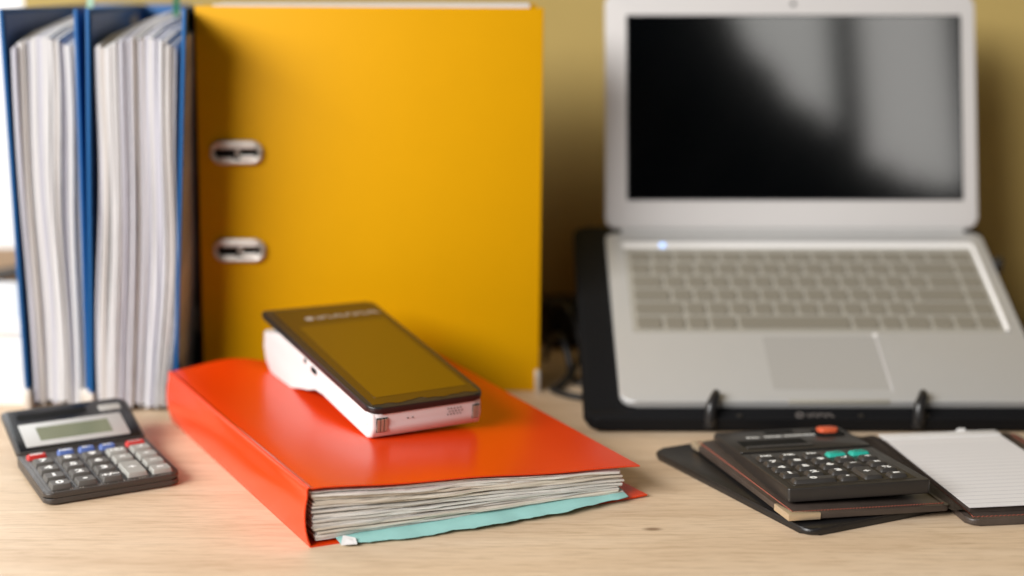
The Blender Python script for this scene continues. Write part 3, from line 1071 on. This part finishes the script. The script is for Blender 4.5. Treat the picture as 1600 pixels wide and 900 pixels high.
orange_key = plate('switch_button', 74, 88, 128, 139, 11.1, 13.6, M['key_orange'], rcal, r=2.5, bevel=1.0)
orange_key['label'] = 'orange button'

# ------------------------------------------------------------------ leather organiser under it
org = thing('leather_organiser', 'open brown leather organiser with brass corner and red stitching, under the black calculator', 'organiser', (184, 891, 0))
OX, OY = 184, 891


def oplate(name, corner, yaw, w, l, z0, z1, mat, r=4, bevel=1.0, tilt=0.0, roll=0.0):
    rot = (Matrix.Rotation(rad(yaw), 3, 'Z') @ Matrix.Rotation(rad(tilt), 3, 'X') @ Matrix.Rotation(rad(roll), 3, 'Y')).to_euler()
    return plate(name, 0, w, 0, l, 0, z1 - z0, mat, org, r=r, bevel=bevel, loc=(corner[0] - OX, corner[1] - OY, z0), rot=rot, seg=6, segs=3)


def stitches(parent, path, z, n, mat):
    """Thread run: short slanted stitches along a path on the leather."""
    bm = bmesh.new()
    P_ = [Vector(p) for p in path]
    seglen = [(b - a).length for a, b in zip(P_, P_[1:])]
    tot = sum(seglen)
    for k in range(n):
        d = tot * (k + 0.5) / n
        i = 0
        while i < len(seglen) - 1 and d > seglen[i]:
            d -= seglen[i]
            i += 1
        t = (P_[i + 1] - P_[i]).normalized()
        c = P_[i] + t * d
        nrm = Vector((-t.y, t.x))
        h = t * (tot / n * 0.40)
        a, b = c - h - nrm * 0.25, c + h + nrm * 0.25
        add_tube(bm, [(a.x, a.y, z - 0.1), (c.x, c.y, z + 0.28), (b.x, b.y, z - 0.1)], 0.46, 5)
    o = from_bm('stitching', bm, mat, parent, smooth=60)
    o['kind'] = 'stuff'
    return o


# outer left cover lying on the table, its rim rounded
cov = oplate('left_cover', (183, 884), 26.5, 118, 184, 0.4, 5.2, M['leather_black'], r=9, bevel=2.2)
# inner flap above it, carrying the calculator
flap = oplate('inner_flap', (172.5, 893), 14.8, 112, 163, 8.4, 12.2, M['leather'], r=2.5, bevel=0.7, tilt=-0.6, roll=2.0)
stitches(flap, [(4.0, 161), (4.0, 4.0), (110, 4.0)], 3.8, 118, M['thread'])
bm = bmesh.new()
lo = [(-0.7, -0.7), (21, -0.7), (21, 1.2), (3.5, 4.2), (1.2, 21), (-0.7, 21)]
add_prism(bm, lo, -0.35, 4.1, 0.35)
from_bm('metal_corner', bm, M['brass'], flap)
bm = bmesh.new()
add_prism(bm, [(-0.7, 151), (0.9, 151), (8, 161.6), (8, 163.7), (-0.7, 163.7)], -0.3, 4.1, 0.3)
from_bm('metal_corner', bm, M['brass'], flap)
# spine strip, sagging between flap and right cover
bm = bmesh.new()
rows_ = []
for j in range(9):
    t = j / 8
    a = Vector((279 - 25 * t - 2, 920 + 158 * t))
    b = Vector((292 - 17 * t, 909 + 164 * t))
    row = []
    for i in range(9):
        s_ = i / 8
        p = a.lerp(b, s_)
        z = 8.8 * (1 - s_) + 3.8 * s_ + 1.2 * math.sin(math.pi * s_) - 2.0 * math.sin(2 * math.pi * s_)
        row.append((p.x - OX, p.y - OY, z))
    rows_.append(row)
top_ = [[bm.verts.new(p) for p in r_] for r_ in rows_]
for A, B in zip(top_, top_[1:]):
    for i in range(8):
        bm.faces.new((A[i], A[i + 1], B[i + 1], B[i]))
bmesh.ops.solidify(bm, geom=bm.faces[:], thickness=2.4)
from_bm('spine', bm, M['leather'], org, smooth=60)
rcv = oplate('right_cover', (288, 903.5), 7.0, 112, 176, 0.6, 5.0, M['leather'], r=(7, 6, 6, 4), bevel=1.2)
stitches(rcv, [(4.5, 172), (4.5, 4.2), (108, 4.2), (108, 172)], 4.4, 150, M['thread'])
# writing pad on the right leaf
pad = thing('writing_pad', 'white ruled note pad lying on the right leaf of the leather organiser', 'note pad', (290.5, 912.5, 5.2), (0, 0, rad(7.2)))
plate('page_block', 1.5, 88, 3.5, 157, 0, 4.0, M['leather'], pad, r=0.6, bevel=0)
bm = bmesh.new()
nx_, ny_ = 10, 24
V, Vl = [], []
for j in range(ny_ + 1):
    for i in range(nx_ + 1):
        x, y = 89.0 * i / nx_, 158 * j / ny_
        z = 4.45 + 0.3 * max(0, 1 - y / 25) ** 2 * (0.4 + 0.6 * i / nx_)
        V.append(bm.verts.new((x, y, z)))
        Vl.append(bm.verts.new((x, y, z - 0.25)))
for j in range(ny_):
    for i in range(nx_):
        k = j * (nx_ + 1) + i
        bm.faces.new((V[k], V[k + 1], V[k + nx_ + 2], V[k + nx_ + 1]))
        bm.faces.new((Vl[k], Vl[k + nx_ + 1], Vl[k + nx_ + 2], Vl[k + 1]))
for i in range(nx_):
    bm.faces.new((V[i], Vl[i], Vl[i + 1], V[i + 1]))
from_bm('top_page', bm, M['ruled'], pad, smooth=50)
# gummed head strip and torn stubs
bm = bmesh.new()
rt_ = random.Random(8)
up = []
for k in range(31):
    x = -0.6 + 90 * k / 30
    up.append((x, 158.6 + rt_.uniform(-0.3, 0.6)))
add_prism(bm, [(-0.8, 146.5), (6, 147.2), (30, 148), (60, 147.8), (89.4, 148.2)] + up[::-1], 4.3, 5.0, 0.1)
from_bm('gummed_edge', bm, M['paper'], pad)
bm = bmesh.new()
add_hull8(bm, [(58, 157, 5), (66, 158, 5), (67, 160, 6.6), (61, 159.5, 7), (58, 157.4, 5), (66, 158.4, 5), (67, 160.4, 6.6), (61, 160, 7)])
from_bm('torn_stub', bm, M['paper'], pad)

# ------------------------------------------------------------------ laptop on its stand
lt_rot = Matrix.Rotation(rad(24.8), 3, 'X').to_euler()
lap = thing('laptop', 'open silver laptop with a black screen propped on the black stand', 'laptop', (82.8, 1111.6, 23.6), lt_rot)
LW, LL = 330.6, 228.4
bm = bmesh.new()
add_prism(bm, rounded(0, LW, 0, LL, (12, 12, 6, 6), 8), -6.5, 0, 1.2, 3)
base = from_bm('base', bm, M['alu'], lap)
plate('front_notch', 128, 206, -0.25, 2.5, -3.0, 0.06, M['tray'], base, r=1.0, bevel=0.2)
# keyboard well: rim frame, tray, keys
x0_, x1_, y0_, y1_ = 14.5, 318.0, 84.5, 210.0
bm = bmesh.new()
outer = rounded(x0_ - 2, x1_ + 3.5, y0_, y1_ + 4, 4, 5)
inner = rounded(x0_, x1_ - 1, y0_ + 0.5, y1_ - 4.5, 2, 5)
vo = [bm.verts.new((x, y, 0.15)) for x, y in outer]
vm = [bm.verts.new((x, y, 1.6)) for x, y in [((a[0] + b[0]) / 2, (a[1] + b[1]) / 2) for a, b in zip(outer, inner)]]
vi = [bm.verts.new((x, y, 0.05)) for x, y in inner]
n = len(vo)
for A, B in ((vo, vm), (vm, vi)):
    for i in range(n):
        if A[i].co.y < 95 and A[(i + 1) % n].co.y < 95:
            continue
        if max(A[i].co.x, A[(i + 1) % n].co.x) < 40 and min(A[i].co.y, A[(i + 1) % n].co.y) < 150:
            continue
        bm.faces.new((A[i], A[(i + 1) % n], B[(i + 1) % n], B[i]))
from_bm('keyboard_rim', bm, M['rim'], base, smooth=60)  # white colour paints the light caught on the far and right bevels
plate('keyboard_tray', x0_ + 0.5, x1_ - 1.5, y0_ + 1, y1_ - 5, 0.02, 0.06, M['tray'], base, r=2, bevel=0)
U = 18.55
layout = [(89.5, 17.0, [1.25, 1, 1, 1.25, 5.0, 1.25, 1, 1.25, 1, 1, 1]),
          (108.3, 17.0, [2.25] + [1] * 10 + [2.75, 1]),
          (127.1, 17.0, [1.75] + [1] * 11 + [2.25, 1]),
          (145.9, 17.0, [1.5] + [1] * 12 + [1.5, 1]),
          (164.7, 17.0, [1] * 13 + [2, 1]),
          (184.0, 13.5, [16 / 15.0] * 15)]
kcache = {}
for yk, lk, widths in layout:
    x = 17.5
    for w in widths:
        key = (round(w, 2), lk)
        if key not in kcache:
            bm = bmesh.new()
            add_prism(bm, rounded(-(w * U - 3.2) / 2, (w * U - 3.2) / 2, -(lk - 1.8) / 2, (lk - 1.8) / 2, 2.4, 3), 0, 1.3, 0.35, 1, False)
            bmesh.ops.recalc_face_normals(bm, faces=bm.faces)
            bmesh.ops.scale(bm, vec=(S, S, S), verts=bm.verts)
            me = bpy.data.meshes.new('key')
            bm.to_mesh(me)
            bm.free()
            me.materials.append(M['laptop_key'])
            kcache[key] = me
        k = bpy.data.objects.new('key', kcache[key])
        col.objects.link(k)
        k.parent = lap
        k.location = Vector((x + w * U / 2, yk + lk / 2, 0.06)) * S
        x += w * U
tp = plate('touchpad', 118.5, 208.5, 14, 80, 0.02, 0.12, M['pad'], lap, r=2, bevel=0)
bm = bmesh.new()
add_box(bm, 209.2, 210.8, 12, 80.5, 0.03, 0.20)
from_bm('touchpad_highlight', bm, M['lid_frame'], tp, smooth=0)  # pale strip drawn as the highlight line beside the touchpad
bm = bmesh.new()
add_prism(bm, [(210 + 2.0 * math.cos(a), 82 + 2.0 * math.sin(a)) for a in [2 * math.pi * k / 12 for k in range(12)]], 0.04, 0.6, 0.2)
from_bm('highlight_dot', bm, M['rim'], lap)  # white dot painted as an out-of-focus glint, no real indicator
bm = bmesh.new()
add_prism(bm, [(48.7 + 2.6 * math.cos(a), 208.5 + 2.6 * math.sin(a)) for a in [2 * math.pi * k / 14 for k in range(14)]], 0.3, 2.0, 0.2)
from_bm('power_light', bm, M['led'], lap)
bm = bmesh.new()
add_tube(bm, [(14, LL + 3, -1.5), (LW - 14, LL + 3, -1.5)], 4.2, 10)
from_bm('hinge', bm, M['alu'], lap)
# lid in the laptop's frame: it opens to 75.6 degrees from level
lidroot = plate('lid', 0, LW, 0, 210.5, -5.0, 0, M['lid_frame'], lap, r=(9, 9, 9, 9), bevel=1.4,
                loc=(0.6, LL + 8.5, -0.5), rot=(rad(75.6 - 24.8), 0, 0), seg=8, segs=3)
plate('bezel_gasket', 18.9, 318.4, 25.0, 191.6, 0.02, 0.35, M['stand'], lidroot, r=1, bevel=0)
plate('screen', 20.6, 316.8, 26.6, 190.2, 0.36, 0.50, M['screen'], lidroot, r=0.5, bevel=0, smooth=0)
bm = bmesh.new()
add_prism(bm, [(168.6 + 2.2 * math.cos(a), 202 + 2.2 * math.sin(a)) for a in [2 * math.pi * k / 14 for k in range(14)]], 0.02, 0.3)
from_bm('webcam', bm, M['dark'], lidroot)

# --- stand
st = thing('laptop_stand', 'black perforated laptop stand with two front hooks holding the laptop', 'laptop stand', (82.8, 1111.6, 23.6), lt_rot)
deck = plate('deck', -28, LW + 5, -11, 249, -16.5, -7.2, M['perf'], st, r=10, bevel=1.5, seg=6)
plate('front_lip', -26, LW + 20, -13.5, -1.5, -17.5, -6.4, M['perf'], st, r=(9, 9, 2, 2), bevel=1.6, seg=6)
for xh in (68.5, 226.5):
    bm = bmesh.new()
    pts = spline([(xh - 1, -13, -12), (xh - 1, -12.5, -6), (xh - .5, -8, 1), (xh + 1.5, -3.5, 4.0), (xh + 3.5, 1, 5.2), (xh + 4.5, 5, 4.2)], 5)
    add_tube(bm, pts, [5.2 - 2.0 * k / (len(pts) - 1) for k in range(len(pts))], 10)
    from_bm('hook', bm, M['black_plastic'], st, smooth=60)
for xk in (82 + 8, 182.5, 232):
    bm = bmesh.new()
    add_prism(bm, [(xk + 2.3 * math.cos(a), -10 + 2.3 * math.sin(a)) for a in [2 * math.pi * k / 12 for k in range(12)]], -6.5, -5.4, 0.4)
    from_bm('knob', bm, M['grey_print'] if xk > 300 else M['black_plastic'], st)
# emblem and blurred name on the lip
bm = bmesh.new()
add_tube(bm, [(136 + 2.6 * math.cos(a), -8.6 + 2.6 * math.sin(a), -6.2) for a in [2 * math.pi * k / 16 for k in range(17)]], 0.6, 6)
rm = random.Random(9)
xx = 142.0
for k in range(7):
    w = rm.uniform(1.8, 2.8)
    add_box(bm, xx, xx + 0.8, -10.6, -6.6, -6.4, -6.1)
    add_box(bm, xx + 0.8, xx + w, -7.5 if k % 2 else -10.6, -6.6 if k % 2 else -9.7, -6.4, -6.1)
    xx += w + 0.7
em = from_bm('emblem', bm, M['emblem_print'], st)
# rear legs and side catch
for xl in (18, LW - 34):
    bm = bmesh.new()
    add_box(bm, xl, xl + 16, 214, 224, -126, -16)
    lg = from_bm('leg', bm, M['stand'], st, smooth=0)
plate('side_catch', LW + 1, LW + 9, 178, 190, -8, 3, M['black_plastic'], st, r=3, bevel=1.2)
for xl in (20, LW - 36):
    plate('rubber_foot', xl, xl + 16, -5.5, 3, -20.6, -16.2, M['stand'], st, r=3, bevel=0.6)

# ------------------------------------------------------------------ cables between binder and stand
tag(tube('cable', spline([(30, 1330, 3), (36, 1300, 30), (44, 1270, 34), (50, 1255, 12), (42, 1235, 4), (34, 1222, 3.2), (46, 1205, 3.2), (58, 1196, 3.2)], 8), 3.0, M['cable']),
    'thick black cable looping from behind the yellow binder to the stand', 'cable', 'black cables between binder and stand')
tag(tube('cable', spline([(44, 1420, 4), (40, 1360, 46), (52, 1310, 50), (60, 1290, 20), (52, 1262, 3), (60, 1240, 3), (72, 1262, 3)], 8), 2.4, M['cable']),
    'thin black cable hanging in a bend beside the stand', 'cable', 'black cables between binder and stand')
ad = thing('power_adapter', 'black power brick on the desk behind the yellow binder', 'power adapter', (58, 1400, 0), (0, 0, rad(12)))
plate('adapter_case', -30, 28, -20, 30, 0.5, 42, M['stand'], ad, r=6, bevel=3)

# ------------------------------------------------------------------ unseen blocker behind the camera, added to shape the panes mirrored in the screen
blk = thing('blocker', 'unseen dark sheet added to cut a silhouette edge into the panes the laptop screen mirrors', 'blocker', (900, -1420, 0))
edge = [(-420, 2300), (-300, 1900), (-185, 1650), (-70, 1500), (55, 1385), (140, 1310), (225, 1258), (300, 1236), (420, 1215), (560, 1195)]
bm = bmesh.new()
rows_ = []
for k in range(61):
    t = k / 60 * (len(edge) - 1)
    i = min(int(t), len(edge) - 2)
    p = Vector(edge[i]).lerp(Vector(edge[i + 1]), t - i)
    q = Vector((-1500 + 2060 * k / 60, 0))
    row = []
    for j in range(9):
        s_ = j / 8
        c_ = p.lerp(q, s_)
        row.append(bm.verts.new((c_.x, 22 * math.sin(k * 0.9 + s_ * 2), c_.y)))
    rows_.append(row)
for A, B in zip(rows_, rows_[1:]):
    for j in range(8):
        bm.faces.new((A[j], A[j + 1], B[j + 1], B[j]))
bmesh.ops.solidify(bm, geom=bm.faces[:], thickness=3)
from_bm('blocker_sheet', bm, M['blocker_dark'], blk, smooth=60)
